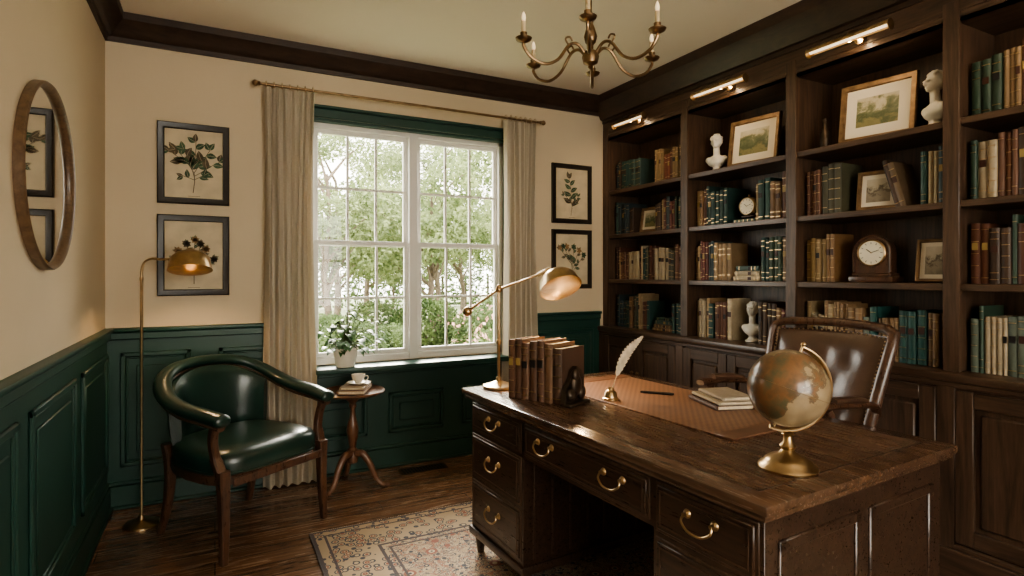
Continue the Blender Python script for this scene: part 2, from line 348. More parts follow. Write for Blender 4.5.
PAL=[(.018,.055,.048),(.022,.07,.062),(.03,.055,.065),(.12,.045,.025),(.17,.075,.04),(.24,.14,.07),(.38,.27,.15),(.50,.41,.28),(.07,.04,.025),(.035,.07,.045),(.18,.12,.07),(.15,.04,.03),(.05,.095,.085),(.32,.21,.11),(.09,.085,.05)]
GOLD=BRASS
def book(g,M,th,h,d,col,orn=True):
    """local: spine toward -x, thickness y (0..th), height z (0..h)"""
    g.col=col; b=.003
    g.b2((.004,0,0),(d,b,h),BOOK,M=M); g.b2((.004,th-b,0),(d,th,h),BOOK,M=M)
    n=5; ring=[]
    for z in(0,h):
        ring.append([(.010,0,z)]+[(.008-.010*sin(pi*j/n),th/2-th/2*cos(pi*j/n),z) for j in range(n+1)]+[(.010,th,z)])
    g.loft(ring,BOOK,M)
    g.b2((.01,b,.004),(d-.005,th-b,h-.004),CREAM,M=M)
    if orn:
        zs=random.choice([(.1,.9),(.08,.2,.8,.92),(.15,.85,.7),(.1,.3,.5,.7,.9)])
        for z in zs: g.b2((-.0032,th*.12,h*z-.0015),(.004,th*.88,h*z+.0015),GOLD,M=M)
        if random.random()<.5:
            g.col=random.choice([(.06,.02,.012),(.01,.01,.01),(.4,.28,.1)]); g.b2((-.003,th*.18,h*.56),(.004,th*.82,h*.68),BOOK,M=M)
    g.col=None
def run(g,y0,y1,z,hmin=.19,hmax=.27,x=2.865,pal=None,lean=True):
    y=max(y0,y1); lo=min(y0,y1); grp=0
    while True:
        if grp<=0: grp=random.choice([1,1,1,2,3,4]); c=random.choice(pal or PAL); hh=random.uniform(hmin,hmax); tt=random.uniform(.018,.040)
        grp-=1; th=tt*random.uniform(.93,1.07); h=hh*random.uniform(.97,1.02)
        if y-th<lo: break
        y-=th
        book(g,T(x+random.uniform(-.006,.012),y,z+.0005),th-.0012,h,random.uniform(.15,.19),dk(c,random.uniform(.8,1.2)))
def lean(g,y,z,ang,n=2,h=.23):
    for i in range(n):
        th=random.uniform(.022,.035); c=random.choice(PAL)
        book(g,T(2.87,y,z+.001)@R(-ang,'X'),th-.001,h*random.uniform(.92,1),.16,c); y-=(th/cos(math.radians(ang)))
def stack(g,y,z,n,w=.2,x=2.88):
    for i in range(n):
        th=random.uniform(.022,.034); ww=w*(1-.08*i)
        book(g,T(x+.004*i,y+ww/2,z+.0005)@R(90,'X'),th-.001,ww,.14,random.choice(PAL)); z+=th
    return z
g=G('shelf_books')
z1,z2,z3,z4=shelfz
TAN=[(.50,.42,.29),(.40,.30,.17),(.02,.085,.075),(.14,.17,.13),(.26,.16,.08)]
run(g,3.72,3.42,z1,.20,.25); run(g,3.26,2.93,z1,.19,.25,pal=[(.22,.07,.035),(.3,.2,.1),(.12,.04,.02)]); 
run(g,3.72,3.50,z2,.2,.26); run(g,3.27,2.93,z2,.2,.26)
run(g,3.72,2.93,z3,.21,.26)
run(g,3.70,3.32,z4,.2,.27); stack(g,3.20,z4,4,.2); run(g,3.08,2.93,z4)
run(g,2.855,2.57,z2,.22,.27); run(g,2.38,2.125,z2,.22,.27)
stack(g,2.475,z2,1,.16)
run(g,2.855,2.56,z3,.22,.27); stack(g,2.455,z3,3,.2); run(g,2.34,2.125,z3,.23,.27)
run(g,2.855,2.55,z4,.22,.28); run(g,2.36,2.125,z4,.2,.26)
run(g,2.05,1.83,z2,.22,.27); 
lean(g,1.56,z2,16,2,.25); run(g,1.475,1.355,z2,.23,.27)
run(g,2.05,1.87,z3,.22,.26,pal=[(.03,.055,.065),(.3,.2,.09),(.22,.12,.05)])
run(g,2.05,1.355,z4,.20,.28,pal=TAN)
for z in shelfz: run(g,1.28,.60,z,.22,.28,pal=(TAN+PAL) if z<1 else None); run(g,.51,-.2,z,.2,.27)
g.done()

# ---------------------------------------------------------------- framed things
def frame_geo(g,w,h,bw,dp,FM,mount,art,M=None):
    """upright frame in XZ plane, centred, back at y=0, facing -y"""
    old=g.M.copy(); g.M=g.M@(M or Matrix())
    x,z=w/2,h/2
    def ring(o,yy): return [(-x+o,yy,-z+o),(x-o,yy,-z+o),(x-o,yy,z-o),(-x+o,yy,z-o)]
    rr=[ring(0,0),ring(0,-dp*.8),ring(bw*.15,-dp),ring(bw*.5,-dp*.85),ring(bw*.85,-dp*.8),ring(bw,-dp*.45)]
    vs=[p for r in rr for p in r]; fs=[]
    for i in range(5):
        for j in range(4): fs.append((i*4+j,i*4+(j+1)%4,(i+1)*4+(j+1)%4,(i+1)*4+j))
    fs.append((3,2,1,0)); g.add(vs,fs,FM)
    a,c=x-bw+.001,z-bw+.001
    if mount:
        g.b2((-a,-dp*.4,-c),(a,-dp*.2,c),MATB); a-=mount; c-=mount
        g.b2((-a,-dp*.42,-c),(a,-dp*.3,c),art)
    else: g.b2((-a,-dp*.4,-c),(a,-dp*.2,c),art)
    g.M=old; return -dp*.43
def flatleaf(g,p,ang,L,W,y,mat,vein=True):
    d=V((cos(ang),sin(ang))); nn=V((-sin(ang),cos(ang))); n=8; L1=[];L2=[]
    for i in range(n+1):
        t=i/n; w=W*sin(pi*t**.8)*.5; q=V(p)+d*L*t+nn*L*.06*sin(pi*t); L1.append((q+nn*w)); L2.append((q-nn*w))
    pts=L1[:]+L2[1:-1][::-1]
    g.add([(a.x,y,a.y) for a in pts],[tuple(range(len(pts)))],mat)
    if vein: flatline(g,[tuple(V(p)+d*L*t+nn*L*.06*sin(pi*t)) for t in(.05,.35,.65,.9)],.0012,y-.0002,PAPER)
def flatline(g,pts,w,y,mat):
    for a,b in zip(pts[:-1],pts[1:]):
        a,b=V(a),V(b); d=(b-a).normalized(); n=V((-d.y,d.x))*w/2
        g.add([(q.x,y,q.y) for q in(a-n,b-n,b+n,a+n)],[(0,1,2,3)],mat)
def botanical(x,z,kind,w=.365,h=.462):
    g=G('botanical_print'); y=frame_geo(g,w,h,.036,.028,BLACKF,.0,PAPER)-.0008
    rnd=random.Random(kind+3)
    pick=lambda: rnd.choice([INKG,INKG,INKB])
    def sprig(base,ang,L,nl,ll,lw,mat=None):
        e=V(base); p=[tuple(e)]
        for i in range(nl):
            ang+=rnd.uniform(-.12,.12); e=e+V((cos(ang),sin(ang)))*L/nl; p.append(tuple(e))
            s=1 if i%2 else -1
            flatleaf(g,tuple(e),ang+s*rnd.uniform(.7,1.1),ll*(1-.4*i/nl),lw*(1-.3*i/nl),y-.0003*(i%5)-.0002,mat or pick())
        flatleaf(g,tuple(e),ang,ll*.7,lw*.7,y-.0018,mat or pick()); flatline(g,p,.003,y-.0004,INKB); return tuple(e)
    if kind==0:
        flatline(g,[(-.005,-.165),(.003,-.10),(0,-.05)],.004,y,INKB)
        for k in range(6): sprig((0,-.07+.02*(k%3)),pi/2+(k-2.5)*.36,.16,4,.070,.040)
        for s in(-1,1): sprig((0,-.09),pi/2+s*1.15,.06,2,.05,.026)
    elif kind==1:
        flatline(g,[(0,-.165),(0,-.08)],.004,y,INKB)
        for k in range(7):
            e=sprig((0,-.10),pi/2+(k-3)*.27,.19-.02*abs(k-3),4,.042,.019)
            for j in range(7): flatleaf(g,e,j*2*pi/7+k,.024,.015,y-.0022,INKO if k%2 else INKB,False)
    elif kind==2:
        flatline(g,[(-.01,-.17),(0,-.10)],.003,y,INKB); sprig((0,-.12),pi/2+.02,.24,9,.085,.038); sprig((0,-.1),pi/2-.6,.10,4,.05,.022); sprig((0,-.08),pi/2+.65,.10,4,.05,.022)
    else:
        flatline(g,[(0,-.165),(0,-.05)],.003,y,INKB)
        for k in range(6):
            e=sprig((0,-.10+.012*k),pi/2+(k-2.5)*.33,.17,4,.046,.023)
            for j in range(5): flatleaf(g,e,j*2*pi/5+k,.026,.016,y-.0022,INKO if k%2 else INKG,False)
    flatline(g,[(-.03,-.185),(.03,-.185)],.002,y,INKB)
    g.done((x,YB-.001,z))
botanical(-.107,1.92,0); botanical(-.107,1.394,1); botanical(2.49,1.915,2); botanical(2.49,1.403,3)

def shelf_frame(y,z,w,h,bw,FM,pn,mount,rz=-90,tilt=-8,x=2.93,name='framed_picture'):
    g=G(name); g.M=R(tilt,'X')@T(0,0,h/2); frame_geo(g,w,h,bw,.022,FM,mount,PNT[pn])
    g.M=Matrix(); g.b2((-.012,.001,.002),(.012,.008,h*.7),BLACKF,M=R(tilt,'X'))
    k=h*.72; g.cyl((0,k*sin(math.radians(-tilt))+.002,k*cos(math.radians(tilt))),(0,k*.14+.075,.004),.004,BLACKF,n=8)
    g.done((x,y,z+.004),rz)
shelf_frame(2.45,z1,.34,.30,.028,GILT,0,.045,-84)
shelf_frame(1.71,z1,.35,.31,.030,GILT,1,.05,-82)
shelf_frame(1.70,z2,.19,.20,.02,GILT,2,.022,-80)
shelf_frame(1.445,z3,.15,.20,.016,GILT,2,.02,-82)
shelf_frame(3.385,z2,.19,.19,.022,GILT,0,.02,-86)

def bust(y,z,h,rz=-90,x=2.93):
    g=G('marble_bust')
    g.lathe([(.0,0),(.17,0),(.17,.035),(.15,.05),(.11,.07),(.085,.12),(.10,.16),(.13,.18),(0,.18)],PLAST)
    g.sph((0,0.01,.30),(.25,.14,.155),PLAST); g.sph((0,-.03,.28),(.19,.13,.13),PLAST); g.sph((-.2,.01,.34),(.085,.09,.085),PLAST); g.sph((.2,.01,.34),(.085,.09,.085),PLAST)
    g.cyl((0,.015,.38),(0,-.005,.66),.085,PLAST,.075)
    g.sph((0,.01,.80),(.135,.155,.16),PLAST); g.sph((0,-.045,.745),(.10,.11,.12),PLAST); g.sph((0,-.11,.665),(.045,.04,.035),PLAST)
    g.sph((0,-.165,.765),(.022,.038,.045),PLAST); g.sph((0,-.15,.815),(.09,.03,.018),PLAST); g.sph((0,-.142,.70),(.04,.028,.014),PLAST)
    for s in(-1,1): g.sph((s*.135,.01,.765),(.02,.035,.045),PLAST)
    rr=random.Random(int(y*100))
    for i in range(34):
        a=rr.uniform(0,2*pi); e=rr.uniform(.15,1.4); px,py,pz=.138*cos(a)*cos(e),.015+.155*sin(a)*cos(e),.81+.16*sin(e)
        if py<-.08 and pz<.88: continue
        g.sph((px,py,pz),.035,PLAST,u=8,v=6)
    o=g.done((x,y,z+.001),rz); o.scale=(h,h,h)
    md=o.modifiers.new('remesh','REMESH'); md.mode='VOXEL'; md.voxel_size=.013; md.use_smooth_shade=True
    sm=o.modifiers.new('smooth','SMOOTH'); sm.iterations=2; sm.factor=.5
bust(2.735,z1,.26,-70); bust(1.445,z1,.27,-118); bust(2.45,z4,.25,-80)

def dial(g,r,M):
    g.lathe([(0,0),(r*1.12,0),(r*1.12,.006),(r*1.02,.010),(r,.005),(0,.005)],BRASS,M,32)
    g.lathe([(0,.0052),(r*.98,.0052),(r*.98,.0062),(0,.0062)],FACE,M,32)
    for i in range(12):
        a=i*pi/6; g.box((0,0,0),(r*.04,r*.16,.001),IRON,M=M@R(math.degrees(a))@T(0,r*.8,.0068))
    g.box((0,0,0),(r*.05,r*.5,.001),IRON,M=M@R(50)@T(0,r*.22,.0078)); g.box((0,0,0),(r*.04,r*.7,.001),IRON,M=M@R(-70)@T(0,r*.3,.0088))
    g.sph((0,0,.008),(r*.06,r*.06,.003),BRASS,M,10,6)
g=G('mantel_clock')
g.b2((-.105,-.055,0),(.105,.055,.03),MAHO,.006,2); g.b2((-.092,-.046,.03),(.092,.046,.045),MAHO,.004)
out=[(-.080,.045),(.080,.045),(.080,.145)]+[(.080*cos(a),.145+.080*sin(a)) for a in [pi*i/14 for i in range(1,14)]]+[(-.080,.145)]
g.prism(out,-.035,.035,MAHO); 
out=[(.086*cos(a),.145+.086*sin(a)) for a in [pi*i/14 for i in range(15)]]
g.tube([(x,-.037,z) for x,z in [(.085,.05)]+out+[(-.085,.05)]],.006,MAHO,n=8)
dial(g,.060,T(0,-.036,.145)@R(90,'X')); g.done((2.91,1.70,z3+.001),-86)
g=G('desk_clock')
dial(g,.05,T(0,-.02,.068)@R(90,'X')); g.lathe([(0,0),(.058,0),(.058,.035),(.05,.04),(0,.04)],BRASS,T(0,.018,.068)@R(90,'X'),28)
g.b2((-.045,-.02,0),(.045,.02,.012),MAHO,.004); g.tube([(0,0,.128),(0,0,.14)],.006,BRASS,n=8)
g.done((2.93,2.475,z2+.036),-84)
g=G('glass_decanter'); g.lathe([(0,0),(.022,0),(.024,.05),(.024,.09),(.012,.11),(.009,.125),(.009,.145),(.013,.15),(.013,.165),(0,.168)],STAT,n=18); g.done((2.90,1.96,z1+.001))

for y in(3.33,2.49,1.70,.93):
    g=G('picture_light'); L=.20 if y<3 else .17
    g.cyl((-.02,0,.02),(.0,0,.02),.022,BRASS); g.tube(smooth([(-.005,0,.02),(-.05,0,.05),(-.10,0,.035),(-.115,0,0)],5),.006,BRASS,n=8)
    n=14; r=.024; a0,a1=-.35,pi+.1
    arc=[lerp(a0,a1,i/n) for i in range(n+1)]
    prof=[(-.115+r*cos(a),r*sin(a)) for a in arc]; prof2=[(-.115+(r-.003)*cos(a),(r-.003)*sin(a)) for a in arc][::-1]
    g.loft([[(x,yy,z) for x,z in prof+prof2] for yy in(-L,L)],BRASS)
    for yy in(-L,L): g.cyl((-.115,yy-.002,.0),(-.115,yy+.002,.0),.025,BRASS)
    g.cyl((-.115,-L+.01,.004),(-.115,L-.01,.004),.010,PICL,n=10)
    g.done((BX-.005,y,2.405))
    dd=V((.35,0,-1)); light('picture_light_lamp','AREA',(BX-.12,y,2.394),dd.to_track_quat('-Z','X').to_euler(),1.0,(1,.72,.42),shape='RECTANGLE',size=.34,size_y=.015)

# ---------------------------------------------------------------- mirror
g=G('round_wall_mirror')
ry,rz_=.345,.318
pr=[(0,1.02),(.024,1.02),(.030,1.005),(.028,.985),(.018,.955),(.012,.95),(0,.95)]
N=72; rings=[]
for i in range(N):
    a=2*pi*i/N; rings.append([(x,ry*k*cos(a),rz_*k*sin(a)) for x,k in pr])
g.loft(rings,MFR,path=True)
g.add([(.010,ry*.955*cos(2*pi*i/N),rz_*.955*sin(2*pi*i/N)) for i in range(N)],[tuple(range(N))],MIRR)
g.done((XL+.001,2.53,1.625))

# ---------------------------------------------------------------- curtains & rod
def curtain(x0,x1,seed):
    g=G('curtain'); nx,nz=90,40; rr=random.Random(seed); ph=rr.uniform(0,6); rows=[]
    for j in range(nz+1):
        t=j/nz; z=lerp(2.40,.012,t); row=[]
        pin=1-.10*sin(pi*min(1,t*1.3))
        for i in range(nx+1):
            u=i/nx; x=lerp(x0,x1,.5+(u-.5)*pin)+.006*sin(9*u+5*t+ph)
            f=5.5; amp=.034*(.55+.45*t)*(.8+.2*sin(5*u+ph))
            y=amp*sin(2*pi*f*u+.5*sin(3*t+ph)+ph)+.008*sin(2*pi*13*u+ph+2*t)*(1-t)
            row.append((x,y,z))
        rows.append(row)
    g.loft(rows,CURT,cap=False,ring=False)
    for i in range(7):
        x=lerp(x0+.015,x1-.015,i/6); g.tube([(x,.020*cos(a),2.415+.020*sin(a)) for a in [2*pi*k/16 for k in range(16)]],.0022,BRASS,n=6,closed=True)
    o=g.done((0,3.70,0),ang=80); md=o.modifiers.new('s','SOLIDIFY'); md.thickness=.002
curtain(.255,.550,3); curtain(1.85,2.12,8)
g=G('curtain_rod'); g.cyl((.235,3.70,2.415),(2.155,3.70,2.415),.0085,BRONZE)
for x,s in((.235,-1),(2.155,1)):
    g.lathe([(0,0),(.011,0),(.014,.006),(.009,.012),(.017,.022),(.018,.032),(.012,.042),(0,.046)],BRONZE,T(x-s*.005,3.70,2.415)@R(90*s,'Y'),16)
for x in(.30,2.08): g.cyl((x,3.70,2.415),(x,3.799,2.415),.006,BRONZE); g.cyl((x,3.785,2.415),(x,3.799,2.415),.025,BRONZE)
g.done()

# ---------------------------------------------------------------- floor lamp
g=G('floor_lamp')
g.lathe([(0,0),(.085,0),(.085,.008),(.078,.014),(.03,.02),(.015,.03),(.012,.05),(0,.05)],BRASS,n=32)
g.lathe([(0,.03),(.0065,.03),(.0065,1.25),(.009,1.255),(.009,1.27),(0,1.27)],BRASS,n=12)
dx,dy=.888,-.46
def q(d,z): return (dx*d,dy*d,z)
g.tube(smooth([q(0,1.22),q(0,1.30),q(.015,1.345),q(.05,1.365),q(.10,1.362),q(.17,1.365),q(.215,1.372)],6),.006,BRASS,n=10)
Mf=T(*q(.25,1.345))@R(-27.4)@R(-14,'X')@R(-8,'Y')
g.lathe([(0,.075),(.016,.075),(.022,.07),(.03,.06),(.065,.05),(.090,.025),(.100,-.02),(.104,-.04)],BRASS,Mf,28)
g.lathe([(.104,-.04),(.100,-.036),(.086,.016),(.066,.038),(.03,.045),(.0,.046)],BRASS,Mf,28); g.sph((0,0,-.006),(.024,.024,.03),BULB,Mf)
g.done((-.335,3.49,0))
light('floor_lamp_light','SPOT',(-.335+.888*.25,3.49-.46*.25,1.30),(0,0,0),8,(1,.66,.34),shadow_soft_size=.03,spot_size=2.5,spot_blend=.5)

# ---------------------------------------------------------------- green armchair
def sup(cx,cz,a,b,n=18,p=2.6):
    o=[]
    for i in range(n):
        t=2*pi*i/n; c,s_=cos(t),sin(t); o.append((cx+a*math.copysign(abs(c)**(2/p),c),cz+b*math.copysign(abs(s_)**(2/p),s_)))
    return o
g=G('leather_armchair')
half=[(.300,-.27,.640),(.315,-.16,.655),(.322,-.02,.668),(.315,.12,.70),(.275,.23,.755),(.18,.305,.805),(.0,.335,.825)]
full=[(-x,y,z) for x,y,z in half[:-1]]+[half[-1]]+half[:-1][::-1]
fp=smooth(full,5); n=len(fp); rad=[]
for i in range(n):
    t=abs(i/(n-1)-.5)*2; rad.append(.042 if t>.45 else .042-.006*(1-t/.45))
g.tube(fp,rad,LEAG,n=16,flat=.72,up=(0,0,1))
for s in(-1,1): g.sph((s*.300,-.272,.640),(.041,.022,.030),LEAG)
g.tube([(x,y,z-.035) for x,y,z in fp],.022,MAHO,n=10,flat=.6,up=(0,0,1))
rings=[]
K=28
for i in range(K+1):
    a=lerp(-1.02,1.02,i/K); c=1/((abs(sin(a))**2.6+abs(cos(a))**2.6)**(1/2.6))
    X,Y=.285*sin(a)*c,.305*cos(a)*c; nx,ny=sin(a),cos(a); e=abs(a)/1.02
    zt=lerp(.80,.70,e**2.2); zb=.44; ring=[]
    th=.034*(1-.25*e**4)
    for o,z in sup(0,(zt+zb)/2,th,(zt-zb)/2,18,3): 
        k=-.018*(1-((z-zb)/(zt-zb)))
        ring.append((X+nx*(o+k),Y+ny*(o+k),z))
    rings.append(ring)
g.loft(rings,LEAG)
def seatout(sx,sy,n=36,p=4,off=0):
    o=[]
    for i in range(n):
        t=2*pi*i/n; c,s_=cos(t),sin(t); x=sx*math.copysign(abs(c)**(2/p),c); y=sy*math.copysign(abs(s_)**(2/p),s_)
        if y>0: x*=1-.14*(y/sy)
        o.append((x,y+off))
    return o
def slab(z,k): return [(x*k,y*k,z) for x,y in seatout(.30,.275)]
g.loft([slab(.335,.95),slab(.335,1.0),slab(.345,1.01),slab(.375,1.01),slab(.38,.99)],MAHO)
g.loft([slab(.38,.94),slab(.382,.985),slab(.41,1.005),slab(.45,.995),slab(.468,.95),slab(.482,.82),slab(.490,.6),slab(.494,.3),slab(.495,.01)],LEAG)
g.tube([(x*.995,y*.995,.385) for x,y in seatout(.30,.275)],.006,LEAG,n=8,closed=True)
def sqleg(pts,w,mat):
    rings=[]
    for (x,y,z),ww in zip(pts,w): rings.append([(x+a*ww*.5,y+b*ww*.5,z) for a,b in((-1,-.7),(-.7,-1),(.7,-1),(1,-.7),(1,.7),(.7,1),(-.7,1),(-1,.7))])
    g.loft(rings,mat)
for s in(-1,1):
    sqleg(smooth([(s*.285,-.262,0),(s*.278,-.255,.16),(s*.278,-.250,.34),(s*.280,-.250,.41)],4),[.030+.020*min(1,i/9) for i in range(13)],MAHO)
    sqleg(smooth([(s*.280,-.245,.38),(s*.290,-.21,.47),(s*.302,-.21,.55),(s*.306,-.235,.62)],5),[.044]*5+[.036]*11,MAHO)
    sqleg(smooth([(s*.245,.30,0),(s*.235,.255,.16),(s*.235,.235,.34),(s*.24,.255,.45)],4),[.030+.016*min(1,i/9) for i in range(13)],MAHO)
g.box((0,-.279,.355),(.50,.012,.04),MAHO,.004)
g.done((.130,3.215,0),33)

# ---------------------------------------------------------------- side table & things
g=G('pedestal_side_table'); th_=.585
g.lathe([(0,th_-.022),(.17,th_-.022),(.188,th_-.014),(.192,th_-.006),(.188,th_),(.178,th_),(.172,th_-.004),(0,th_-.004)],TABW,n=48)
g.lathe([(0,.14),(.012,.14),(.03,.15),(.034,.18),(.022,.21),(.028,.225),(.018,.24),(.030,.30),(.036,.34),(.028,.39),(.016,.43),(.014,.47),(.024,.49),(.018,.505),(.04,.53),(.075,.562),(0,.565)],TABW,n=24)
for k in range(3):
    a=k*2*pi/3-.5; c,s_=cos(a),sin(a)
    pts=smooth([(.015,0,.20),(.06,0,.20),(.105,0,.14),(.14,0,.06),(.18,0,.018),(.215,0,.014)],5)
    g.tube([(c*x,s_*x,z) for x,_,z in pts],[lerp(.024,.012,i/(len(pts)-1)) for i in range(len(pts))],TABW,n=10)
    g.sph((c*.215,s_*.215,.013),(.018,.018,.013),TABW,u=12,v=8)
g.done((.74,3.53,0))
g=G('hardcover_books'); book(g,T(-.08,.12,0)@R(90,'X'),.022,.24,.16,(.20,.10,.05)); book(g,T(-.07,.11,.0225)@R(90,'X'),.016,.21,.145,(.34,.25,.15)); g.done((.75,3.50,th_+.0005),-25)
g=G('teacup')
g.lathe([(0,0),(.03,0),(.034,.004),(.062,.013),(.064,.015),(.060,.0155),(.034,.008),(0,.007)],CERAM,n=36)
g.lathe([(0,.008),(.018,.008),(.02,.012),(.034,.03),(.040,.055),(.041,.06),(.039,.06),(.037,.052),(.03,.03),(.015,.018),(0,.016)],CERAM,n=36)
g.tube(smooth([(.036,0,.048),(.055,0,.052),(.06,0,.038),(.048,0,.024),(.033,0,.026)],5),.0032,CERAM,n=8)
g.lathe([(0,.046),(.0345,.046),(.0345,.047),(0,.047)],SOIL,n=24)
g.done((.765,3.49,th_+.0395),-30)

# potted plant
g=G('potted_plant')
g.lathe([(0,0),(.055,0),(.06,.008),(.074,.09),(.076,.105),(.080,.107),(.080,.12),(.072,.12),(.068,.10),(0,.10)],CERAM,n=32)
g.lathe([(0,.100),(.069,.100),(.069,.104),(0,.106)],SOIL,n=24)
rr=random.Random(5)
def leaf3(g,base,d,L,W,mat,droop=.5,up=V((0,0,1))):
    d=V(d).normalized(); side=d.cross(up).normalized(); nrm=side.cross(d).normalized(); rows=[]
    for i in range(7):
        t=i/6; c=V(base)+d*L*t-V((0,0,1))*droop*L*t*t; w=W*.5*(sin(pi*min(1,t**.65))**.8 if 0<t<1 else .02)
        rows.append([tuple(c-side*w+nrm*w*.25),tuple(c-side*w*.5+nrm*w*.05),tuple(c),tuple(c+side*w*.5+nrm*w*.05),tuple(c+side*w+nrm*w*.25)])
    g.loft(rows,mat,cap=False,ring=False)
for k in range(90):
    a=rr.uniform(0,2*pi); out=rr.uniform(.03,.22); hh=rr.uniform(-.02,.23)*(1.1-out*2)
    if sin(a)>0: out*=.35
    if cos(a)<0: out*=.72
    end=(cos(a)*out,sin(a)*out*.8,.12+hh)
    g.tube(smooth([(cos(a)*.02,sin(a)*.02,.10),(cos(a)*out*.5,sin(a)*out*.45,.12+max(hh,0)*.9+.02),end],4),.0018,STEM,n=6)
    leaf3(g,end,(cos(a)*(1 if cos(a)>0 else .5)+rr.uniform(-.3,.4),(sin(a)+rr.uniform(-.4,.4))*(.4 if sin(a)>0 else 1),rr.uniform(-.1,.5)),rr.uniform(.055,.085),rr.uniform(.035,.055),LEAF,rr.uniform(.3,.8))
g.done((.735,3.72,WZ0+.001))

# floor vent
g=G('floor_vent_register'); g.b2((-.16,-.06,0),(.16,.06,.003),BRONZE,.001)
for i in range(14):
    for j in(-1,1): g.b2((-.14+i*.0205,-.045 if j<0 else .004,.0031),(-.128+i*.0205,-.004 if j<0 else .045,.0036),IRON)
g.done((1.22,3.63,.0005))

# rug
g=G('persian_rug'); g.b2((-RHX,-RHY,0),(RHX,RHY,.010),RUG,.003)
rr=random.Random(2)
for s in(-1,1):
    for i in range(230):
        x=-RHX+.008+i*(2*RHX-.016)/229; g.b2((x-.0025,s*RHY,.001),(x+.0015,s*(RHY+rr.uniform(.012,.018)),.004),CREAM)
g.done((.41+RHX,2.965-RHY,.0008))

# ---------------------------------------------------------------- desk
DC=(1.525,1.705); DR=3.3; DW,DL=.935,1.59; DZ=.76
g=G('executive_desk')
hw,hl=DW/2,DL/2
g.b2((-hw,-hl,.735),(hw,hl,DZ),DESKT,.006,2); g.b2((-hw+.012,-hl+.012,.715),(hw-.012,hl-.012,.735),DESKT,.006,2)
g.b2((-hw+.075,-hl+.075,DZ-.001),(hw-.075,hl-.075,DZ+.0010),INLAY)
for a,b,c,d in((-hw+.070,-hl+.070,-hw+.075,hl-.070),(hw-.075,-hl+.070,hw-.070,hl-.070),(-hw+.070,-hl+.070,hw-.070,-hl+.075),(-hw+.070,hl-.075,hw-.070,hl-.070)): g.b2((a,b,DZ-.001),(c,d,DZ+.0012),CROWN)
fx=-hw+.04; bx=hw-.04
Y=[hl-.035,.31,-.40,-hl+.035]
def pull(y,z,w=.045):
    for s in(-1,1):
        g.lathe([(0,0),(.013,0),(.011,.004),(.006,.008),(.006,.016),(0,.017)],BRASS,T(fx-.010,y+s*w,z)@R(-90,'Y'),12)
    g.tube(smooth([(fx-.024,y-w,z),(fx-.030,y-w*1.08,z-.016),(fx-.034,y-w*.6,z-.032),(fx-.035,y,z-.036),(fx-.034,y+w*.6,z-.032),(fx-.030,y+w*1.08,z-.016),(fx-.024,y+w,z)],4),.0036,BRASS,n=8)
def drawer(y0,y1,z0,z1,hs):
    g.b2((fx-.004,y0,z0),(fx+.01,y1,z1),WALN,.002); g.b2((fx-.010,y0+.010,z0+.010),(fx+.01,y1-.010,z1-.010),DESKB,.003)
    t=.004
    for a,b,c,d in((y0+.022,z0+.022,y1-.022,z0+.022+t),(y0+.022,z1-.022-t,y1-.022,z1-.022),(y0+.022,z0+.022,y0+.022+t,z1-.022),(y1-.022-t,z0+.022,y1-.022,z1-.022)): g.b2((fx-.0125,a,b),(fx,c,d),WALN)
    for y in hs: pull(y,(z0+z1)/2+.02)
g.b2((fx,Y[2]-.02,.56),(bx,Y[1]+.02,.715),DESKB)
for (a,b) in((Y[1],Y[0]),(Y[3],Y[2])):
    g.b2((fx,a,.115),(bx,b,.715),DESKB,.002)
    g.b2((fx-.012,a-.010,.095),(bx+.012,b+.010,.13),DESKB,.006,2)
    for X in(fx+.03,bx-.03):
        for yy in(a+.03,b-.03): g.lathe([(0,0),(.016,0),(.018,.02),(.026,.07),(.022,.08),(.030,.09),(.030,.1),(0,.1)],DESKB,T(X,yy,0.012),14)
yA,yB=Y[1]+.012,Y[0]-.012; c=(yA+yB)/2
drawer(yA,yB,.575,.70,[c]); drawer(yA,yB,.365,.56,[c]); drawer(yA,yB,.145,.35,[c])
yA,yB=Y[3]+.012,Y[2]-.012; c=(yA+yB)/2
drawer(yA,yB,.555,.70,[c]); drawer(yA,yB,.355,.54,[c]); drawer(yA,yB,.145,.34,[c])
drawer(Y[2]+.012,Y[1]-.012,.575,.70,[.145,-.235])
for s in(-1,1):
    y=s*(hl-.035)
    for X0,X1 in((fx+.05,-.02),(.02,bx-.05)):
        for t in((X0,.18,X1,.21),(X0,.62,X1,.65),(X0,.18,X0+.03,.65),(X1-.03,.18,X1,.65)):
            g.b2((t[0],y-.006,t[1]),(t[2],y+.006,t[3]),DESKB,.004)
for i in range(9): g.cyl((fx+.05+i*.09,Y[1]-.001,.15),(fx+.05+i*.09,Y[1]-.001,.55),.006,DESKB,n=8)
desk=g.done((DC[0],DC[1],0.0),DR)

# blotter
g=G('desk_blotter'); g.b2((-.24,-.50,0),(.24,.50,.004),BLOT,.001)
for s in(-1,1):
    g.b2((-.245,s*.50-.035,.0),(.245,s*.50+.035,.0065),BLOTE,.001)
g.done((1.66,1.83,DZ+.0018),DR)
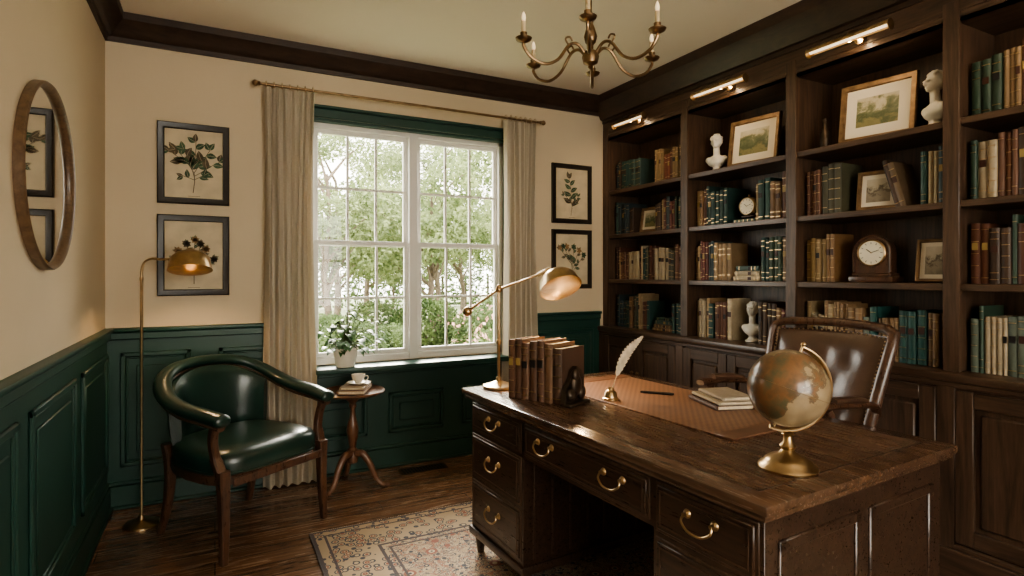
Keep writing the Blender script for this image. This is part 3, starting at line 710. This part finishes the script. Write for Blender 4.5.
# desk lamp
g=G('desk_lamp')
g.lathe([(0,0),(.072,0),(.075,.006),(.072,.014),(.05,.02),(.03,.028),(.014,.034),(.011,.05),(0,.05)],BRASS,n=36)
g.lathe([(0,.03),(.0075,.03),(.0075,.20),(.012,.205),(.012,.22),(.0075,.225),(.0075,.44),(.012,.445),(.014,.46),(.008,.475),(0,.478)],BRASS,n=16)
ux,uy=.888,-.46
def q(d,z): return (ux*d,uy*d,z)
g.tube([q(-.135,.36),q(0,.455),q(.19,.525)],.0055,BRASS,n=10); g.sph(q(-.145,.353),(.022,.022,.022),BRASS)
g.sph(q(0,.455),(.016,.016,.016),BRASS)
Ms=T(*q(.275,.495))@R(-27.4)@R(-34,'X')@R(-14,'Y')@S(1.04,1.04,1.04)
g.lathe([(0,.058),(.014,.058),(.02,.05),(.028,.045),(.06,.035),(.082,.01),(.094,-.035),(.096,-.04)],BRASS,Ms,32)
g.lathe([(.096,-.04),(.092,-.036),(.078,.006),(.056,.028),(.02,.038),(0,.038)],CERAM,Ms,32)
g.cyl(q(.18,.52),q(.235,.55),.009,BRASS)
g.sph((0,0,-.008),(.026,.026,.032),BULB,Ms)
g.done((1.165,2.385,DZ+.001))
light('desk_lamp_light','SPOT',(1.165+.888*.275,2.385-.46*.275,DZ+.445),(0,0,0),24,(1,.66,.34),shadow_soft_size=.03,spot_size=2.5,spot_blend=.6)

# books on desk and bookend
g=G('desk_books'); y=0; cols=[(.16,.08,.045),(.13,.065,.038),(.18,.095,.055),(.12,.06,.035),(.15,.075,.045),(.20,.11,.06),(.10,.055,.035)]
for i,(th,h) in enumerate([(.034,.245),(.036,.25),(.038,.235),(.040,.245),(.036,.25),(.042,.24),(.046,.225)]):
    y-=th; book(g,T(random.uniform(-.003,.003),y,0),th-.001,h,.17,cols[i])
g.done((1.115,2.19,DZ+.002),24)
g=G('bookend')
g.b2((-.02,-.055,0),(.13,-.002,.012),STAT,.003)
out=[(-.015,.012),(.125,.012),(.125,.10),(.105,.135),(.075,.15),(.05,.135),(.03,.10),(.0,.07)]
g.prism(out,-.025,-.003,STAT); g.sph((.055,-.03,.08),(.035,.02,.045),STAT); g.sph((.045,-.034,.12),(.02,.016,.024),STAT); g.sph((.02,-.03,.045),(.03,.02,.025),STAT); g.sph((.095,-.03,.045),(.025,.018,.03),STAT)
g.done((1.115+.275*sin(math.radians(24)),2.19-.275*cos(math.radians(24)),DZ+.002),24)

# inkwell and quill
g=G('inkwell_with_quill')
g.lathe([(0,0),(.034,0),(.034,.006),(.028,.010),(.024,.03),(.018,.036),(.013,.04),(.013,.048),(.009,.048),(.009,.03),(0,.03)],BRASS,n=24)
tip=V((0,0,.02)); end=V((.888*.13,-.46*.13,.255)); pts=[]
for i in range(13):
    t=i/12; p=tip.lerp(end,t)+V((0,0,1))*.022*sin(pi*t)-V((.888,-.46,0))*.012*sin(pi*t); pts.append(p)
g.tube(pts,[lerp(.0024,.0007,i/12) for i in range(13)],FEATH,n=6)
side=V((.888,-.46,0)).cross(V((0,0,1))); ax=V((.888*.9,-.46*.9,-.44)); ax.normalize()
rows=[]
M_=40
for i in range(M_+1):
    t=lerp(.25,1.04,i/M_); p=tip.lerp(end,t)+V((0,0,1))*.022*sin(pi*min(1,t))-V((.888,-.46,0))*.012*sin(pi*min(1,t))
    e=(t-.25)/.79; w=.024*(sin(pi*min(1,max(0.0,e))**.7)**.6 if 0<e<1 else .0)*(1-.28*(i%3==0)); dd=(end-tip).normalized()*w*.6
    rows.append([tuple(p-ax*w+dd+side*w*.2),tuple(p),tuple(p+ax*w*.8+dd-side*w*.2)])
g.loft(rows,FEATH,cap=False,ring=False)
g.done((1.46,1.93,DZ+.0068))
g=G('fountain_pen'); g.M=R(90,'Y'); g.lathe([(0,-.07),(.004,-.07),(.0055,-.05),(.0055,.02),(.006,.022),(.006,.06),(.004,.072),(0,.072)],IRON,n=12); g.done((1.70,1.92,DZ+.0122),-50)
g=G('notebooks')
z=0
for i,(w,h,t,c) in enumerate([(.16,.22,.018,(.10,.05,.03)),(.155,.215,.012,(.45,.38,.27)),(.13,.19,.014,(.40,.33,.24))]):
    book(g,T(-w/2+.01*i,h/2,z)@R(90,'X'),t,h,w,c,False); z+=t+.0008
g.done((1.80,1.66,DZ+.0068),-18)

# globe
g=G('desk_globe'); gr=.103; gz=.218
g.lathe([(0,0),(.074,0),(.076,.006),(.072,.012),(.064,.016),(.060,.024),(.045,.034),(.022,.044),(.016,.052),(.022,.062),(.013,.072),(.011,.088),(.016,.094),(.011,.10),(0,.104)],BRASS,n=36)
tilt=R(-27.4)@R(20,'Y')
C=T(0,0,gz)@tilt
arc=[((gr+.011)*sin(a),0,(gr+.011)*cos(a)) for a in [lerp(0,pi+.1,i/30) for i in range(31)]]
g.tube(arc,.0045,BRASS,M=C,n=8,flat=1.6)
g.cyl((0,0,gr-.002),(0,0,gr+.018),.004,BRASS,M=C); g.sph((0,0,gr+.021),.007,BRASS,C,12,8)
g.cyl((0,0,-gr+.002),(0,0,-gr-.016),.004,BRASS,M=C)
g.sph((0,0,0),gr,GLOBE,C,48,28)
g.tube([((gr+.0005)*cos(2*pi*i/48),(gr+.0005)*sin(2*pi*i/48),0) for i in range(48)],.0008,BRONZE,M=C,n=6,closed=True)
g.done((1.375,1.035,DZ+.0018))

# ---------------------------------------------------------------- desk chair
g=G('leather_desk_chair')
def back(u,v):
    w=lerp(.235,.295,v**.9); z=lerp(.53,1.05,v)+.012*cos(u*pi/2); y=lerp(.0,.11,v)+.035*v**3 -.055*u*u+.02
    return V((u*w,y,z))
rows_f=[];
buttons=[(u,v) for v,us in((.25,(-.5,0,.5)),(.5,(-.28,.28)),(.75,(-.5,0,.5))) for u in us]
for j in range(25):
    v=j/24; row=[]
    for i in range(25):
        u=-1+2*i/24; p=back(u*.9,lerp(.05,.93,v)); e=(1-abs(u)**5)*(1-abs(2*v-1)**5)
        puff=.045*e
        for bu,bv in buttons: puff-=.012*math.exp(-((u-bu)**2+(1.7*(v-bv))**2)/.02)
        row.append(tuple(p+V((0,-puff,0))))
    rows_f.append(row)
g.loft(rows_f,LEAB,cap=False,ring=False)
rows_b=[[tuple(back(-.9+1.8*i/12,lerp(.05,.93,j/12))+V((0,.03,0))) for i in range(13)] for j in range(13)]; g.loft(rows_b,LEAB,cap=False,ring=False)
fr=[back(-1,v/10) for v in range(0,10)]+[back(-.98,.97)]+[back(u/6,1.0) for u in range(-5,6)]+[back(.98,.97)]+[back(1,v/10) for v in range(9,-1,-1)]
g.tube([tuple(p) for p in fr],.019,MAHO,n=10,flat=1.25)
g.tube([tuple(back(u/6,0)) for u in range(-6,7)],.018,MAHO,n=10)
for i in range(60):
    t=i/59
    for u in(-.9,.9):
        p=back(u,lerp(.06,.92,t)); 
        if i%2==0: g.sph(tuple(p+V((0,-.012,0))),.004,BRASS,u=6,v=4)
for i in range(24):
    p=back(-.86+1.72*i/23,.93); g.sph(tuple(p+V((0,-.014,0))),.004,BRASS,u=6,v=4)
def slab2(z,k): return [(x*k,y*k-.22,z) for x,y in seatout(.275,.25)]
g.loft([slab2(.40,.98),slab2(.41,1.0),slab2(.445,1.0),slab2(.45,.98)],MAHO)
g.loft([slab2(.45,.95),slab2(.46,.99),slab2(.49,.99),slab2(.515,.92),slab2(.525,.7),slab2(.53,.3),slab2(.53,.01)],LEAB)
for s in(-1,1):
    g.tube(smooth([(s*.255,.035,.70),(s*.292,-.05,.755),(s*.305,-.2,.775),(s*.295,-.36,.785),(s*.285,-.41,.782)],6),[.020]*12+[.020]*13,MAHO,n=12,flat=.7,up=(0,0,1))
    g.tube(smooth([(s*.29,-.34,.765),(s*.305,-.30,.68),(s*.285,-.28,.56),(s*.262,-.29,.43)],6),.018,MAHO,n=10)
    g.tube(smooth([(s*.295,-.12,.780),(s*.305,-.2,.795),(s*.298,-.32,.800)],5),.022,LEAB,n=10,flat=.7,up=(0,0,1))
    g.tube([tuple(back(s,.0)),(s*.23,.0,.42)],.018,MAHO,n=10)
g.cyl((0,-.2,.12),(0,-.2,.41),.028,IRON); g.lathe([(0,.3),(.05,.3),(.06,.36),(.14,.40),(0,.40)],MAHO,T(0,-.2,0))
for k in range(5):
    a=k*2*pi/5+.3; c,s_=cos(a),sin(a)
    g.tube([(c*x,s_*x-.2,z) for x,z in((.0,.13),(.10,.125),(.22,.095),(.27,.075))],[.03,.026,.020,.018],MAHO,n=10)
    g.cyl((c*.265-s_*.012,s_*.265+c*.012-.2,.038),(c*.265+s_*.012,s_*.265-c*.012-.2,.038),.026,IRON)
g.done((2.41,1.68,0),-90)

# ---------------------------------------------------------------- chandelier
g=G('brass_chandelier')
g.lathe([(0,.505),(.055,.505),(.055,.495),(.03,.475),(.008,.465),(0,.46)],BRONZE,n=24)
g.lathe([(0,-.052),(.005,-.05),(.012,-.042),(.008,-.036),(.03,-.026),(.036,0),(.03,.02),(.012,.03),(.012,.05),(.022,.06),(.028,.085),(.018,.12),(.010,.14),(.016,.16),(.010,.18),(.006,.19),(.006,.48),(0,.48)],BRONZE,n=20)
for k in range(6):
    a=k*pi/3+math.radians(-7); c,s_=cos(a),sin(a)
    pts=smooth([(.025,.01),(.06,.045),(.10,.035),(.15,-.03),(.21,-.055),(.27,-.035),(.300,.005),(.300,.02)],5)
    g.tube([(c*x,s_*x,z) for x,z in pts],.0065,BRONZE,n=8)
    g.tube([(c*x,s_*x,z) for x,z in smooth([(.10,.035),(.115,.06),(.095,.07),(.085,.055)],4)],.004,BRONZE,n=6)
    Mx=T(c*.300,s_*.300,.018)
    g.lathe([(0,0),(.010,0),(.030,.010),(.034,.018),(.030,.018),(.012,.010),(.014,.04),(0,.04)],BRONZE,Mx,18)
    g.lathe([(0,.02),(.0095,.02),(.0095,.085),(0,.085)],CANDLE,Mx,12)
    g.lathe([(0,.085),(.006,.086),(.0095,.098),(.007,.112),(.002,.123),(0,.125)],BULBD,Mx,12)
g.done((1.394,1.98,2.194))

# ---------------------------------------------------------------- garden
g=G('garden_lawn'); g.b2((-14,YB+.3,-.4),(26,40,-.3),LAWN); g.done()
g=G('garden_path'); g.b2((1.2,8.0,-.299),(9,8.8,-.28),STONE,.01); g.done()
def leaves(g,c,rad,n,size,mat,rr):
    for _ in range(n):
        a=rr.uniform(0,2*pi); b=math.acos(rr.uniform(-1,1)); k=rr.uniform(.55,1)**.5*rr.choice([1,1,.85,1.1])
        p=V((c[0]+rad[0]*k*sin(b)*cos(a),c[1]+rad[1]*k*sin(b)*sin(a),max(size*1.45,c[2]+rad[2]*k*cos(b))))
        u=V((rr.gauss(0,1),rr.gauss(0,1),rr.gauss(0,1))).normalized(); w=u.orthogonal().normalized(); s_=size*rr.uniform(.6,1.4)
        g.add([p-u*s_,p+w*s_*.5,p+u*s_,p-w*s_*.5],[(0,1,2,3)],mat)
def tree(seed,n):
    rr=random.Random(seed); g=G('garden_tree')
    g.tube(smooth([(0,0,.001),(.05,.02,.8),(-.04,.05,1.6),(.06,0,2.6),(0,0,3.6)],4),[lerp(.09,.03,i/16) for i in range(17)],BARK,n=8)
    for k in range(12):
        a=rr.uniform(0,6.28); z=rr.uniform(1.2,4.6); r=rr.uniform(.4,1.5); c=(r*cos(a),r*sin(a),z)
        g.tube([(0,0,max(.9,z-1)),(c[0]*.5,c[1]*.5,z-.4),c],[.035,.02,.008],BARK,n=6)
        leaves(g,c,(rr.uniform(.55,.95),rr.uniform(.55,.95),rr.uniform(.4,.7)),n//12,.055,FOL1,rr)
    return g.done((0,0,-.3),ang=1)
t1=tree(11,11000); t2=tree(12,11000)
pos=[(2.0,12.0,1.,20),(4.6,13.0,1.05,100),(7.2,12.4,1.,200),(3.0,16.5,1.15,300),(6.2,17,1.2,40),(9.4,16.5,1.1,140),(4.7,20.2,1.2,250),(8.4,20.4,1.2,0),(12,19.6,1.2,120)]
for i,(x,y,s_,r) in enumerate(pos):
    src=(t1,t2)[i%2]
    if i<2: o=src
    else: o=bpy.data.objects.new('garden_tree',src.data); bpy.context.collection.objects.link(o)
    o.location=(x,y,-.299); o.scale=(s_,s_,s_); o.rotation_euler=(0,0,math.radians(r))
g=G('garden_hedge'); rr=random.Random(9)
for k in range(18): leaves(g,(2+k*1.0,26+rr.uniform(-.5,.5),rr.uniform(1.4,1.9)),(1.0,.7,1.9),800,.10,FOL2,rr)
for k in range(12): g.tube([(2.5+k*1.2,26,0.001),(2.5+k*1.2,26,1.5)],.06,BARK,n=6)
g.done((0,0,-.299),ang=1)
def bush(n,flow):
    rr=random.Random(n); g=G('garden_bush')
    leaves(g,(0,0,.42),(.55,.5,.42),n,.035,FOL2,rr)
    for k in range(5): g.tube([(0,0,.001),(rr.uniform(-.3,.3),rr.uniform(-.3,.3),.5)],.015,BARK,n=6)
    if flow: leaves(g,(0,0,.5),(.58,.53,.42),flow,.045,FLOW,rr)
    return g.done(ang=1)
b1=bush(3600,0); b2=bush(3000,200)
bp=[(2.05,9.8,1.0),(2.9,10.4,.8),(3.6,7.2,1.),(2.9,6.4,.9),(4.6,10.2,1.1),(5.6,11,1.4),(1.4,6.9,.8),(3.9,11.4,1.3),(2.3,6.9,.7),(1.9,11,1.),(3.1,12.5,1.2),(6.6,9.6,1.1)]
for i,(x,y,s_) in enumerate(bp):
    src=b2 if i in(2,3,4,8) else b1
    if i==0: o=b1
    elif i==2: o=b2
    else: o=bpy.data.objects.new('garden_bush',src.data); bpy.context.collection.objects.link(o)
    o.location=(x,y,-.299); o.scale=(s_,s_,s_); o.rotation_euler=(0,0,i*1.3)

# ---------------------------------------------------------------- light
w=bpy.data.worlds.new('sky'); bpy.context.scene.world=w; w.use_nodes=True; nt=w.node_tree; nt.nodes.clear()
o=nt.nodes.new('ShaderNodeOutputWorld'); b=nt.nodes.new('ShaderNodeBackground'); tc=nt.nodes.new('ShaderNodeTexCoord'); sp=nt.nodes.new('ShaderNodeSeparateXYZ'); rp=nt.nodes.new('ShaderNodeValToRGB')
nt.links.new(tc.outputs['Generated'],sp.inputs[0]); nt.links.new(sp.outputs[2],rp.inputs[0]); nt.links.new(rp.outputs[0],b.inputs[0]); nt.links.new(b.outputs[0],o.inputs[0])
rp.color_ramp.elements[0].color=(1,.955,.85,1); rp.color_ramp.elements[1].color=(1,.955,.87,1); b.inputs[1].default_value=7
d=V((-.25,-.80,-.50)); so=light('sun','SUN',(3,12,9),d.to_track_quat('-Z','Y').to_euler(),9.5,(1,.93,.80),angle=math.radians(24))
p=light('window_portal','AREA',((WX0+WX1)/2,YB+.16,(WZ0+WZ1)/2),(math.radians(-90),0,0),1,(1,1,1),shape='RECTANGLE',size=1.44,size_y=1.60); p.data.cycles.is_portal=True
light('added_front_fill','AREA',(.9,YF+.06,1.5),(math.radians(90),0,0),16,(1,.90,.75),shape='RECTANGLE',size=2.0,size_y=1.6)  # soft fill lamp added behind the camera to brighten the room

cam=bpy.data.cameras.new('camera'); co=bpy.data.objects.new('camera',cam); bpy.context.collection.objects.link(co)
co.location=(0,0,1.287); co.rotation_euler=(math.radians(90),0,math.radians(-27.36)); cam.lens=20.18; cam.sensor_width=36; cam.shift_y=-14/1024; cam.clip_start=.05
sc=bpy.context.scene; sc.camera=co
sc.view_settings.view_transform='AgX'
try: sc.view_settings.look='AgX - Medium High Contrast'
except Exception as e: print(e)
sc.view_settings.exposure=0.55
